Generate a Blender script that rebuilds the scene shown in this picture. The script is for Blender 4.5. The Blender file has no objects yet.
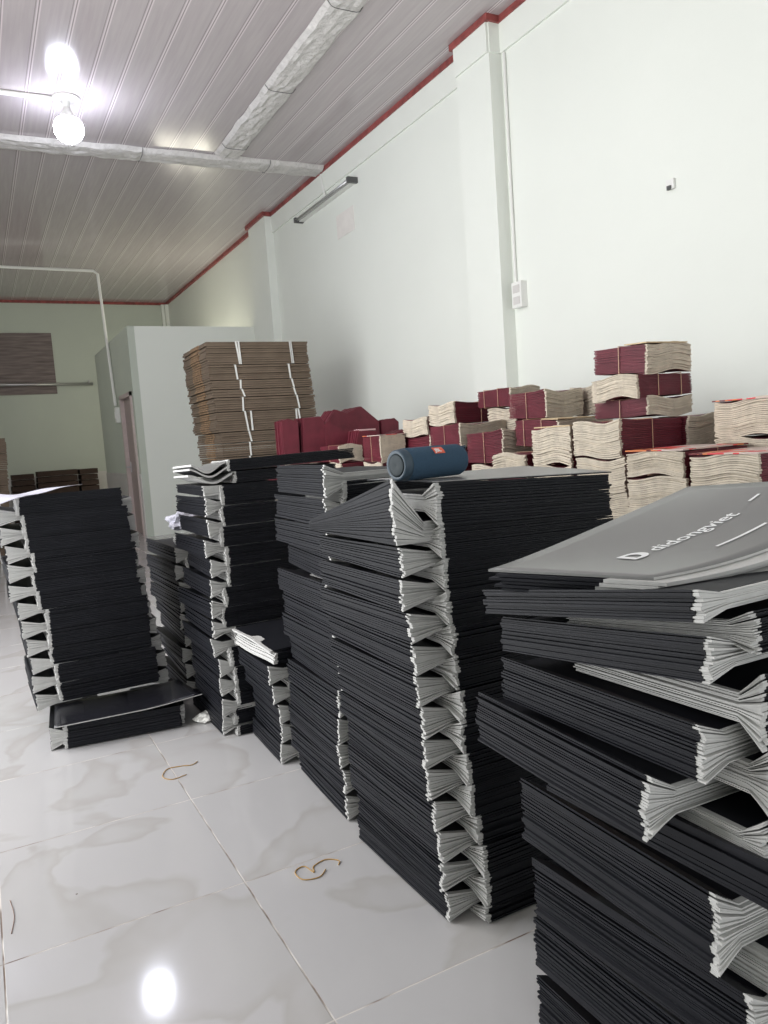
import bpy, math, random
from mathutils import Vector, Matrix, noise

S = bpy.context.scene
COL = S.collection
random.seed(7)
H = 1.19                      # camera height (m)

# ------------------------------------------------------------------ camera
f = 769.0
def camvec(x, y): return Vector((x - 384, -(y - 512), -f))
Yc = camvec(-25, 467).normalized()
Xc = camvec(1906, 331); Xc = (Xc - Yc * Xc.dot(Yc)).normalized()
Zc = Xc.cross(Yc)
cam = bpy.data.cameras.new('camera'); cam.sensor_fit = 'HORIZONTAL'; cam.sensor_width = 36
cam.lens = f / 768 * 36; cam.clip_start = 0.02
co = bpy.data.objects.new('camera', cam); COL.objects.link(co)
M = Matrix((Xc, Yc, Zc)).to_4x4(); M.translation = Vector((0, 0, H)); co.matrix_world = M
S.camera = co

# ------------------------------------------------------------------ materials
def mat(name, col, rough=0.6, spec=0.5, metal=0.0, noise_amt=0.0, nscale=20, bump=0.0, bscale=60, emit=None, es=1, sheen=0, stretch=None):
    m = bpy.data.materials.new(name); m.use_nodes = True
    nt = m.node_tree; b = nt.nodes['Principled BSDF']
    b.inputs['Base Color'].default_value = (*col, 1); b.inputs['Roughness'].default_value = rough
    b.inputs['Specular IOR Level'].default_value = spec; b.inputs['Metallic'].default_value = metal
    if sheen: b.inputs['Sheen Weight'].default_value = sheen
    if emit:
        b.inputs['Emission Color'].default_value = (*emit, 1); b.inputs['Emission Strength'].default_value = es
    tc = nt.nodes.new('ShaderNodeTexCoord'); vec = tc.outputs['Object']
    if stretch:
        mp = nt.nodes.new('ShaderNodeMapping'); mp.inputs['Scale'].default_value = stretch
        nt.links.new(vec, mp.inputs['Vector']); vec = mp.outputs[0]
    if noise_amt:
        n = nt.nodes.new('ShaderNodeTexNoise'); n.inputs['Scale'].default_value = nscale; n.inputs['Detail'].default_value = 4
        nt.links.new(vec, n.inputs['Vector'])
        r = nt.nodes.new('ShaderNodeValToRGB')
        lo = [c * (1 - noise_amt) for c in col]; hi = [min(1, c * (1 + noise_amt)) for c in col]
        r.color_ramp.elements[0].color = (*lo, 1); r.color_ramp.elements[1].color = (*hi, 1)
        r.color_ramp.elements[0].position = .3; r.color_ramp.elements[1].position = .7
        nt.links.new(n.outputs['Fac'], r.inputs['Fac']); nt.links.new(r.outputs[0], b.inputs['Base Color'])
    if bump:
        n2 = nt.nodes.new('ShaderNodeTexNoise'); n2.inputs['Scale'].default_value = bscale; n2.inputs['Detail'].default_value = 3
        nt.links.new(vec, n2.inputs['Vector'])
        bp = nt.nodes.new('ShaderNodeBump'); bp.inputs['Strength'].default_value = bump; bp.inputs['Distance'].default_value = .02
        nt.links.new(n2.outputs['Fac'], bp.inputs['Height']); nt.links.new(bp.outputs[0], b.inputs['Normal'])
    return m

MAT = {}
MAT['blackgloss'] = mat('black_coated_paper', (.014, .014, .018), .22, .5, bump=.08, bscale=3)
MAT['black'] = mat('black_paper', (.0115, .012, .0155), .48, .17, noise_amt=.15, nscale=9)
MAT['page'] = mat('white_page', (.52, .515, .50), .7, .3, noise_amt=.06, nscale=30)
MAT['maroon'] = mat('maroon_paper', (.13, .018, .03), .5, .4, noise_amt=.2, nscale=12)
MAT['cream'] = mat('cream_page', (.60, .53, .43), .75, .2, noise_amt=.12, nscale=25)
MAT['pinktop'] = mat('pink_print', (.60, .30, .26), .5, .4, noise_amt=.5, nscale=5)
for n_ in MAT['pinktop'].node_tree.nodes:
    if n_.type == 'VALTORGB':
        n_.color_ramp.interpolation = 'CONSTANT'; el = n_.color_ramp.elements; el[0].color = (.62, .50, .45, 1); el[0].position = 0; el[1].color = (.70, .07, .08, 1); el[1].position = .52
        e_ = el.new(.60); e_.color = (.70, .22, .08, 1); e_ = el.new(.66); e_.color = (.14, .012, .02, 1)
MAT['tantop'] = mat('tan_card', (.62, .48, .30), .7, .2, noise_amt=.06, nscale=9)
MAT['tape'] = mat('pale_tape', (.55, .36, .24), .5, .4)
MAT['sheentop'] = mat('black_paper_grey_sheen', (.20, .20, .196), .30, 1.0, bump=.12, bscale=2.5)  # base lightened to grey: sheen of the black bag tops painted in
MAT['kraft'] = mat('kraft_card', (.160, .122, .090), .8, .2, noise_amt=.14, nscale=5)
MAT['kraft2'] = mat('kraft_card_edge', (.25, .165, .10), .85, .2, noise_amt=.25, nscale=18)
MAT['darkcard'] = mat('dark_card', (.055, .036, .028), .8, .2, noise_amt=.15, nscale=4)
MAT['strap'] = mat('white_strap', (.75, .75, .72), .5, .4)
MAT['plastic'] = mat('lilac_white_plastic', (.60, .59, .68), .45, .5, bump=.3, bscale=14)
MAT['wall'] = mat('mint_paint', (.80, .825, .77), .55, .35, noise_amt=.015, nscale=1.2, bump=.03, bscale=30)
MAT['wall_shaded'] = mat('mint_paint_shaded', (.53, .57, .50), .6, .3, noise_amt=.02, nscale=1.5)  # wall paint darkened: shade of the rear put into the colour
MAT['redtrim'] = mat('red_trim', (.27, .065, .06), .5, .4, noise_amt=.35, nscale=14)
MAT['white'] = mat('white_plastic', (.80, .80, .77), .4, .5)
MAT['metal'] = mat('bare_metal', (.5, .5, .5), .35, .5, .8)
MAT['darkmetal'] = mat('dark_end', (.09, .09, .09), .5)
MAT['navy'] = mat('navy_fabric', (.045, .090, .145), .85, .25, bump=.5, bscale=900, noise_amt=.1, nscale=300)
MAT['rubber'] = mat('blue_black_rubber', (.035, .06, .085), .5, .5)
MAT['grille'] = mat('dark_radiator', (.018, .028, .033), .6, .3)
MAT['badge'] = mat('orange_red_badge', (.75, .11, .05), .4, .5)
MAT['ink'] = mat('white_ink', (.85, .85, .85), .5, .4)
MAT['foam'] = mat('wrapped_foil', (.62, .60, .58), .5, .5, noise_amt=.10, nscale=16, bump=.8, bscale=26)
MAT['band'] = mat('rubber_band_tan', (.45, .27, .08), .5)
MAT['hair'] = mat('brown_fibre', (.22, .13, .10), .6)
MAT['doorframe'] = mat('pinkish_door_paint', (.55, .46, .44), .5, .4, noise_amt=.04)
MAT['doorleaf'] = mat('mauve_door_panel', (.36, .29, .28), .5, .4, noise_amt=.05)
MAT['skirt'] = mat('pale_skirting_tile', (.62, .60, .58), .35, .5, noise_amt=.05, nscale=4)
MAT['notice'] = mat('faded_notice_paper', (.80, .77, .73), .7, .2, noise_amt=.05, nscale=8)
MAT['paper'] = mat('white_tissue', (.8, .79, .75), .8, .2)

# wall board with planks (back wall)
def plank_mat():
    m = bpy.data.materials.new('grey_brown_planks'); m.use_nodes = True; nt = m.node_tree; b = nt.nodes['Principled BSDF']
    tc = nt.nodes.new('ShaderNodeTexCoord'); mp = nt.nodes.new('ShaderNodeMapping'); mp.inputs['Scale'].default_value = (1.2, 1, 14)
    nt.links.new(tc.outputs['Object'], mp.inputs['Vector'])
    n = nt.nodes.new('ShaderNodeTexNoise'); n.inputs['Scale'].default_value = 2.0; n.inputs['Detail'].default_value = 5
    nt.links.new(mp.outputs[0], n.inputs['Vector'])
    r = nt.nodes.new('ShaderNodeValToRGB'); r.color_ramp.elements[0].color = (.11, .085, .08, 1); r.color_ramp.elements[1].color = (.25, .20, .19, 1)
    r.color_ramp.elements[0].position = .3; r.color_ramp.elements[1].position = .7
    nt.links.new(n.outputs['Fac'], r.inputs['Fac']); nt.links.new(r.outputs[0], b.inputs['Base Color']); b.inputs['Roughness'].default_value = .6
    return m
MAT['planks'] = plank_mat()

def math_node(nt, op, a, b=None, c=None):
    n = nt.nodes.new('ShaderNodeMath'); n.operation = op
    for i, v in enumerate((a, b, c)):
        if v is None: continue
        if isinstance(v, (int, float)): n.inputs[i].default_value = v
        else: nt.links.new(v, n.inputs[i])
    return n.outputs[0]

def floor_mat():
    m = bpy.data.materials.new('marble_tile'); m.use_nodes = True; nt = m.node_tree; b = nt.nodes['Principled BSDF']; L = nt.links
    tc = nt.nodes.new('ShaderNodeTexCoord'); sp = nt.nodes.new('ShaderNodeSeparateXYZ'); L.new(tc.outputs['Object'], sp.inputs[0])
    T = .6
    fx = math_node(nt, 'FRACT', math_node(nt, 'DIVIDE', math_node(nt, 'SUBTRACT', sp.outputs[0], .534 - 60), T))
    fy = math_node(nt, 'FRACT', math_node(nt, 'DIVIDE', math_node(nt, 'SUBTRACT', sp.outputs[1], 1.398 - 60), T))
    def edge(fr): return math_node(nt, 'MULTIPLY', math_node(nt, 'MINIMUM', fr, math_node(nt, 'SUBTRACT', 1.0, fr)), T)
    d = math_node(nt, 'MINIMUM', edge(fx), edge(fy))
    g = nt.nodes.new('ShaderNodeMapRange'); g.inputs['From Min'].default_value = .0012; g.inputs['From Max'].default_value = .0026
    L.new(d, g.inputs['Value'])                                        # 0 in grout, 1 on tile
    # each tile has its own veining: offset the noise by tile index
    ix = math_node(nt, 'FLOOR', math_node(nt, 'DIVIDE', math_node(nt, 'SUBTRACT', sp.outputs[0], .534 - 60), T))
    iy = math_node(nt, 'FLOOR', math_node(nt, 'DIVIDE', math_node(nt, 'SUBTRACT', sp.outputs[1], 1.398 - 60), T))
    cb = nt.nodes.new('ShaderNodeCombineXYZ'); L.new(math_node(nt, 'MULTIPLY', ix, 3.7), cb.inputs[0]); L.new(math_node(nt, 'MULTIPLY', iy, 5.3), cb.inputs[1])
    va = nt.nodes.new('ShaderNodeVectorMath'); va.operation = 'ADD'; L.new(tc.outputs['Object'], va.inputs[0]); L.new(cb.outputs[0], va.inputs[1])
    n = nt.nodes.new('ShaderNodeTexNoise'); n.inputs['Scale'].default_value = 1.5; n.inputs['Detail'].default_value = 4; n.inputs['Roughness'].default_value = .45; n.inputs['Distortion'].default_value = .5
    L.new(va.outputs[0], n.inputs['Vector'])
    # thin veins where noise crosses .5, plus one sided soft shade
    a = math_node(nt, 'SUBTRACT', n.outputs['Fac'], .50)
    band = nt.nodes.new('ShaderNodeValToRGB'); cr = band.color_ramp
    cr.elements[0].position = .30; cr.elements[0].color = (.47, .458, .46, 1)
    cr.elements[1].position = .75; cr.elements[1].color = (.49, .478, .476, 1)
    e = cr.elements.new(.535); e.color = (.48, .468, .47, 1)
    e = cr.elements.new(.555); e.color = (.425, .408, .395, 1)
    e = cr.elements.new(.60); e.color = (.465, .452, .45, 1)
    L.new(n.outputs['Fac'], band.inputs['Fac'])
    # specks of dirt
    sn = nt.nodes.new('ShaderNodeTexVoronoi'); sn.inputs['Scale'].default_value = 7.0; L.new(tc.outputs['Object'], sn.inputs['Vector'])
    sk = math_node(nt, 'LESS_THAN', sn.outputs['Distance'], .022)
    mx1 = nt.nodes.new('ShaderNodeMix'); mx1.data_type = 'RGBA'; L.new(sk, mx1.inputs['Factor']); L.new(band.outputs[0], mx1.inputs['A']); mx1.inputs['B'].default_value = (.12, .09, .07, 1)
    gn = nt.nodes.new('ShaderNodeTexNoise'); gn.inputs['Scale'].default_value = 9; L.new(tc.outputs['Object'], gn.inputs['Vector'])
    gr = nt.nodes.new('ShaderNodeValToRGB'); gr.color_ramp.elements[0].color = (.16, .11, .08, 1); gr.color_ramp.elements[0].position = .35; gr.color_ramp.elements[1].color = (.62, .58, .54, 1); gr.color_ramp.elements[1].position = .6
    L.new(gn.outputs['Fac'], gr.inputs['Fac'])
    mx = nt.nodes.new('ShaderNodeMix'); mx.data_type = 'RGBA'; L.new(g.outputs[0], mx.inputs['Factor']); L.new(gr.outputs[0], mx.inputs['A']); L.new(mx1.outputs['Result'], mx.inputs['B'])
    L.new(mx.outputs['Result'], b.inputs['Base Color'])
    b.inputs['Roughness'].default_value = .13; b.inputs['Specular IOR Level'].default_value = .45
    rr = nt.nodes.new('ShaderNodeMapRange'); rr.inputs['To Min'].default_value = .5; rr.inputs['To Max'].default_value = .09; L.new(g.outputs[0], rr.inputs['Value']); L.new(rr.outputs[0], b.inputs['Roughness'])
    bp = nt.nodes.new('ShaderNodeBump'); bp.inputs['Strength'].default_value = .4; bp.inputs['Distance'].default_value = .002; L.new(g.outputs[0], bp.inputs['Height']); L.new(bp.outputs[0], b.inputs['Normal'])
    return m
MAT['floor'] = floor_mat()

def ceil_mat():
    m = bpy.data.materials.new('pvc_ceiling_panels'); m.use_nodes = True; nt = m.node_tree; b = nt.nodes['Principled BSDF']; L = nt.links
    tc = nt.nodes.new('ShaderNodeTexCoord'); mp = nt.nodes.new('ShaderNodeMapping'); mp.inputs['Scale'].default_value = (16, .8, 1)
    L.new(tc.outputs['Object'], mp.inputs['Vector'])
    n = nt.nodes.new('ShaderNodeTexNoise'); n.inputs['Scale'].default_value = 2.6; n.inputs['Detail'].default_value = 6; L.new(mp.outputs[0], n.inputs['Vector'])
    r = nt.nodes.new('ShaderNodeValToRGB'); r.color_ramp.elements[0].color = (.44, .395, .405, 1); r.color_ramp.elements[1].color = (.49, .445, .45, 1)
    r.color_ramp.elements[0].position = .3; r.color_ramp.elements[1].position = .7; L.new(n.outputs['Fac'], r.inputs['Fac'])
    sp = nt.nodes.new('ShaderNodeSeparateXYZ'); L.new(tc.outputs['Object'], sp.inputs[0])
    fr = math_node(nt, 'FRACT', math_node(nt, 'DIVIDE', math_node(nt, 'ADD', sp.outputs[0], 24.0), .24))
    g = nt.nodes.new('ShaderNodeValToRGB'); cr = g.color_ramp; cr.interpolation = 'LINEAR'
    cr.elements[0].position = 0; cr.elements[0].color = (.0, .0, .0, 1); cr.elements[1].position = 1; cr.elements[1].color = (.5, .5, .5, 1)
    for p, v in ((.04, .5), (.06, 1), (.085, .95), (.10, .1), (.12, .1), (.135, .95), (.16, 1), (.18, .5)):
        e = cr.elements.new(p); e.color = (v, v, v, 1)
    L.new(fr, g.inputs['Fac'])
    mr = nt.nodes.new('ShaderNodeMapRange'); mr.inputs['From Min'].default_value = 0; mr.inputs['From Max'].default_value = 1; mr.inputs['To Min'].default_value = .55; mr.inputs['To Max'].default_value = 1.5
    L.new(g.outputs[0], mr.inputs['Value'])
    vm = nt.nodes.new('ShaderNodeVectorMath'); vm.operation = 'SCALE'; L.new(r.outputs[0], vm.inputs[0]); L.new(mr.outputs[0], vm.inputs['Scale'])
    L.new(vm.outputs[0], b.inputs['Base Color'])
    bp = nt.nodes.new('ShaderNodeBump'); bp.inputs['Strength'].default_value = .1; bp.inputs['Distance'].default_value = .001; L.new(g.outputs[0], bp.inputs['Height']); L.new(bp.outputs[0], b.inputs['Normal'])
    b.inputs['Roughness'].default_value = .14; b.inputs['Specular IOR Level'].default_value = .5
    return m
MAT['ceiling'] = ceil_mat()

# ------------------------------------------------------------------ mesh helpers
class MB:
    def __init__(s): s.v = []; s.f = []
    def add(s, vs, fs):
        o = len(s.v); s.v += [tuple(p) for p in vs]; s.f += [tuple(i + o for i in q) for q in fs]; return s
    def box(s, x0, x1, y0, y1, z0, z1):
        vs = [(x, y, z) for z in (z0, z1) for y in (y0, y1) for x in (x0, x1)]
        return s.add(vs, [(0, 2, 3, 1), (4, 5, 7, 6), (0, 1, 5, 4), (2, 6, 7, 3), (0, 4, 6, 2), (1, 3, 7, 5)])
    def tube(s, pts, r, n=8, cap=True):
        pts = [Vector(p) for p in pts]; rings = []
        for i, p in enumerate(pts):
            d = (pts[min(i + 1, len(pts) - 1)] - pts[max(i - 1, 0)]).normalized()
            a = d.orthogonal().normalized() if i == 0 else (a - d * a.dot(d)).normalized()
            bb = d.cross(a)
            rr = r[i] if isinstance(r, (list, tuple)) else r
            rings.append([p + (a * math.cos(t) + bb * math.sin(t)) * rr for t in [2 * math.pi * k / n for k in range(n)]])
        vs = [q for ring in rings for q in ring]; fs = []
        for i in range(len(pts) - 1):
            for k in range(n):
                fs.append((i * n + k, i * n + (k + 1) % n, (i + 1) * n + (k + 1) % n, (i + 1) * n + k))
        if cap: fs += [tuple(range(n))[::-1], tuple(range((len(pts) - 1) * n, len(pts) * n))]
        return s.add(vs, fs)
    def build(s, name, m, parent=None, smooth=False, loc=None):
        me = bpy.data.meshes.new(name)
        vs = s.v
        if loc is not None: vs = [(a - loc[0], b - loc[1], c - loc[2]) for a, b, c in vs]
        me.from_pydata(vs, [], s.f); me.materials.append(MAT[m] if isinstance(m, str) else m)
        if smooth: me.polygons.foreach_set('use_smooth', [True] * len(me.polygons))
        me.update()
        o = bpy.data.objects.new(name, me); COL.objects.link(o)
        if loc is not None: o.location = loc
        if parent: o.parent = parent
        return o
def tag(o, label=None, cat=None, group=None, kind=None):
    if label: o['label'] = label
    if cat: o['category'] = cat
    if group: o['group'] = group
    if kind: o['kind'] = kind
    return o
def empty(name, loc, label, cat, group=None):
    o = bpy.data.objects.new(name, None); o.empty_display_size = .05; COL.objects.link(o); o.location = loc
    return tag(o, label, cat, group)
def struct(name, mb, m, label=None, parent=None):
    return tag(mb.build(name, m, parent), label, None, None, 'structure')

# ------------------------------------------------------------------ the room
XW, ZC, YB, XL, YF = 4.0, 4.4, 17.0, -1.6, -2.5
struct('floor', MB().box(XL, XW, YF, YB, -.1, 0), 'floor', 'glossy pale marble floor tiles with thin grout lines')
struct('ceiling', MB().box(XL, XW, YF, YB, ZC, ZC + .1), 'ceiling', 'mauve grey plastic panel ceiling with long grooves')
struct('wall_right', MB().box(XW, XW + .15, YF, YB, -.1, ZC + .1), 'wall', 'pale mint painted side wall')
struct('wall_back', MB().box(XL - .15, XW + .15, YB, YB + .15, -.1, ZC + .1), 'wall_shaded', 'pale green rear wall')
# left wall has an unseen opening, added to let side light in
w = MB().box(XL - .15, XL, YF, 2.1, -.1, ZC + .1).box(XL - .15, XL, 6.1, YB, -.1, ZC + .1).box(XL - .15, XL, 2.1, 6.1, 3.3, ZC + .1)
struct('wall_left', w, 'wall', 'pale mint wall with an unseen opening added for side light')
w = MB().box(XL, -1.2, YF - .15, YF, -.1, ZC + .1).box(3.4, XW, YF - .15, YF, -.1, ZC + .1).box(-1.2, 3.4, YF - .15, YF, 3.2, ZC + .1)
struct('wall_front', w, 'wall', 'pale mint front wall with the street opening')
def pillar(y0, y1, x0):
    return MB().box(x0, XW + .01, y0, y1, 0, ZC)
struct('trim_1', pillar(5.10, 5.56, 3.88), 'wall', 'pale mint pillar standing out from the side wall')
struct('trim_2', pillar(10.35, 11.05, 3.88), 'wall', 'pale mint pillar beside the rear partition')
r = MB()
for y0, y1 in ((YF, 5.10), (5.56, 10.35), (11.05, YB)): r.box(XW - .035, XW, y0, y1, ZC - .05, ZC)
for y0, y1 in ((5.10, 5.56), (10.35, 11.05)):
    r.box(3.845, 3.88, y0 - .035, y1 + .035, ZC - .05, ZC); r.box(3.88, XW - .035, y0 - .035, y0, ZC - .05, ZC); r.box(3.88, XW - .035, y1, y1 + .035, ZC - .05, ZC)
r.box(XL, XW, YB - .035, YB, ZC - .05, ZC)
struct('trim_3', r, 'redtrim', 'red ceiling edge strip')
# shallow band under the ceiling: its lower edge casts the thin line along the wall
r = MB()
for y0, y1 in ((YF, 5.10), (5.56, 10.35)): r.box(XW - .022, XW, y0, y1, ZC - .27, ZC - .05)
r.box(3.860, 3.88, 5.10, 5.56, ZC - .27, ZC - .05); r.box(3.88, XW - .012, 5.088, 5.10, ZC - .27, ZC - .05)
struct('trim_4', r, 'wall', 'pale mint band under the ceiling edge')
# partition room at the rear
XP, YP, ZP = 2.11, 11.5, 3.03
YPE = 14.8
p = MB().box(XP + .1, XW, YP, YP + .1, 0, ZP)
struct('wall_partition_front', p, 'wall', 'low pale green partition wall facing the stacks')
DY0, DY1, DZ = 11.62, 12.55, 2.12
p = MB().box(XP, XP + .1, YP, DY0, 0, ZP).box(XP, XP + .1, DY1, YPE, 0, ZP).box(XP, XP + .1, DY0, DY1, DZ, ZP)
struct('wall_partition_side', p, 'wall_shaded', 'shaded side of the partition with the doorway')
d = MB().box(XP + .03, XP + .07, DY0 + .06, DY1 - .06, .005, DZ - .06)
do = struct('door_1', d, 'doorleaf', 'mauve door in the partition side')
fr = MB().box(XP - .03, XP + .11, DY0, DY0 + .06, 0, DZ).box(XP - .03, XP + .11, DY1 - .06, DY1, 0, DZ).box(XP - .03, XP + .11, DY0, DY1, DZ - .06, DZ)
fr.build('door_frame', 'doorframe', do)
hd = MB().tube([(XP + .03, DY1 - .14, 1.02), (XP - .035, DY1 - .14, 1.02), (XP - .04, DY1 - .26, 1.02)], .012)
hd.box(XP + .018, XP + .03, DY1 - .16, DY1 - .12, .94, 1.10); hd.build('door_handle', 'metal', do)
p = MB().box(XP - .012, XP, DY1 + .001, YPE, 0, .92).box(XP - .012, XP, YP, DY0 - .001, 0, .92).box(XL, XP + .6, YB - .012, YB, 0, .92)
struct('baseboard_rear', p, 'skirt', 'pale tiled lower wall around the rear corridor')
# corner duct at the rear
struct('trim_5', MB().box(3.86, 3.92, YB - .1, YB, ZP - .2, ZC - .05).box(3.93, XW, YB - .12, YB, ZP - .2, ZC - .05), 'wall', 'pale vertical duct in the rear corner')

# board and pipe on the rear wall
o = MB().box(.2, 1.63, YB - .03, YB, 2.55, 3.76).build('wall_board', 'planks'); tag(o, 'grey brown plank board fixed high on the rear wall', 'board')
o = MB().tube([(-.2, YB - .1, 2.76), (2.32, YB - .1, 2.72)], .03, 10).build('curtain_pipe', 'metal', smooth=True)
tag(o, 'thin horizontal metal pipe in front of the plank board', 'pipe')
for x in (-.1, 2.25):
    MB().box(x - .01, x + .01, YB - .12, YB, 2.70, 2.80).build('bracket', 'metal', o)
# conduit and switch at the partition
o = MB().tube([(-1.5, 13.35, 4.23), (2.02, 13.35, 4.20), (2.072, 13.30, 4.14), (2.072, 12.88, 2.0)], .022, 8).build('cable_conduit', 'white', smooth=False)
tag(o, 'thin white conduit dropping from mid air to the rear partition switch', 'conduit')
o = empty('light_switch', (2.08, 12.84, 1.85), 'white light switch on the partition beside the door', 'switch')
MB().box(-.03, .03, -.06, .06, -.12, .12).build('switch_plate', 'white', o)
MB().box(-.04, -.03, -.025, .025, -.05, .05).build('rocker', 'white', o)

# wrapped beams on the ceiling
def beam(name, a, b, width, thick, label, seed):
    a = Vector(a); b = Vector(b); d = (b - a); L = d.length; d.normalize(); s = Vector((-d.y, d.x, 0))
    n = int(L / .05); mb = MB(); rows = []
    K = 8
    for i in range(n + 1):
        c = a + d * (L * i / n); row = []
        wob = noise.noise(Vector((i * .16, seed, 0))) * .03
        wob2 = noise.noise(Vector((i * .16, seed + 9, 0))) * .03
        for k in range(K + 1):
            t = -1 + 2 * k / K
            ww = width / 2 * t + (wob if t > 0 else wob2) * abs(t)
            zz = -thick * (1 - abs(t) ** 7) + noise.noise(Vector((i * .35, k * .9, seed))) * .016 * (1 - t ** 6)
            if i % 28 == 14: zz *= .8
            row.append(c + s * ww + Vector((0, 0, zz)))
        rows.append(row)
    W = K + 1
    vs = [q for r_ in rows for q in r_]
    fs = [(i * W + k, i * W + k + 1, (i + 1) * W + k + 1, (i + 1) * W + k) for i in range(n) for k in range(K)]
    # closed top face
    base = len(vs)
    fs += [(i * W + K, i * W, (i + 1) * W, (i + 1) * W + K) for i in range(n)]
    fs += [tuple(range(W)), tuple(range(n * W, n * W + W))[::-1]]
    o = mb.add(vs, fs).build(name, 'foam', smooth=False)
    ties = 0
    for i in range(14, n, 28):
        c = a + d * (L * i / n)
        mb = MB(); pts = [c + s * (width / 2 * t) + Vector((0, 0, -(thick + .008) * (1 - abs(t) ** 7) - .004)) for t in [-1 + .2 * k for k in range(11)]]
        mb.tube(pts, .003, 6).build('tie_wire', 'darkmetal', o)
    return tag(o, label, 'beam')
beam('wrapped_beam', (XL + .01, 8.78, ZC - .002), (XW - .04, 8.60, ZC - .002), .34, .045, 'long crosswise ceiling beam wrapped in crinkled white foil', 1)
beam('wrapped_beam', (2.70, -1.0, ZC - .002), (2.80, 8.44, ZC - .002), .29, .04, 'lengthwise ceiling beam in crinkled white foil running towards the camera', 5)

# ceiling bulb
bx, by = 1.06, 7.56
o = empty('ceiling_lamp', (bx, by, ZC), 'lit round white bulb hanging from a ceiling rose', 'lamp')
def lathe(prof, n=24, c=(0, 0, 0)):
    mb = MB(); vs = []; fs = []
    for r_, z in prof:
        for k in range(n): vs.append((c[0] + r_ * math.cos(2 * math.pi * k / n), c[1] + r_ * math.sin(2 * math.pi * k / n), c[2] + z))
    for i in range(len(prof) - 1):
        for k in range(n): fs.append((i * n + k, i * n + (k + 1) % n, (i + 1) * n + (k + 1) % n, (i + 1) * n + k))
    fs += [tuple(range(n)), tuple(range((len(prof) - 1) * n, len(prof) * n))[::-1]]
    return mb.add(vs, fs)
lathe([(.12, 0), (.12, -.015), (.10, -.025), (.03, -.03)]).build('ceiling_rose', 'skirt', o, smooth=False)
lathe([(.03, -.025), (.03, -.10), (.035, -.10), (.05, -.13), (.08, -.17), (.10, -.19)]).build('socket', 'white', o, smooth=True)
MAT['bulb'] = mat('lit_bulb', (1, 1, 1), .4, emit=(.82, .85, 1), es=58)
lathe([(.10, -.19), (.12, -.22), (.128, -.26), (.122, -.31), (.10, -.35), (.06, -.378), (.02, -.388)]).build('bulb', 'bulb', o, smooth=True)
o = MB().tube([(XL + .02, by + .04, ZC - .022), (bx - .12, by, ZC - .022)], .022, 8).build('ceiling_conduit', 'white', smooth=False)
tag(o, 'white conduit across the ceiling to the round bulb', 'conduit')

# fluorescent tube fitting on the right wall
o = empty('tube_light', (3.95, 8.5, 3.98), 'unlit slim fluorescent tube fitting high on the right wall', 'lamp')
MB().box(-.015, .05, -.80, .80, .0, .045).build('housing', 'white', o)
MB().tube([(-.045, -.74, .02), (-.045, .74, .02)], .018, 10).build('tube', 'metal', o, smooth=True)
for s in (-1, 1): MB().box(-.07, .05, s * .78 - .022, s * .78 + .022, -.008, .05).build('end_cap', 'darkmetal', o)
o = MB().tube([(3.97, 8.58, ZC - .06), (3.97, 8.52, 4.10), (3.97, 8.50, 4.03)], .012, 6).build('lamp_cable', 'white'); tag(o, 'short white cable from the wrapped beam end to the tube fitting', 'cable')
o = MB().box(3.994, 4.001, 7.85, 8.30, 3.52, 3.78).build('paper_notice', 'notice'); tag(o, 'faint pale paper stuck under the tube fitting', 'notice')
# outlet and conduit beside the pillar
o = empty('wall_outlet', (XW, 5.0, 2.25), 'white socket box on the right wall beside the pillar', 'outlet')
MB().box(-.06, 0, -.07, .05, -.10, .10).build('outlet_box', 'white', o)
for z in (.045, -.045):
    MB().box(-.064, -.06, -.05, .03, z - .03, z + .03).build('socket_face', 'skirt', o)
o = MB().tube([(XW - .014, 5.05, 2.36), (XW - .014, 5.05, ZC - .28)], .012, 8).build('pillar_conduit', 'white'); tag(o, 'thin white conduit running up beside the wall pillar', 'conduit')
o = empty('wall_hook', (XW, 3.48, 2.63), 'tiny white plastic clip alone on the right wall', 'clip')
MB().box(-.02, 0, -.03, .03, -.03, .03).build('clip_base', 'white', o); MB().box(-.035, -.02, -.012, .012, -.035, -.01).build('clip_tongue', 'darkmetal', o)

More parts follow.
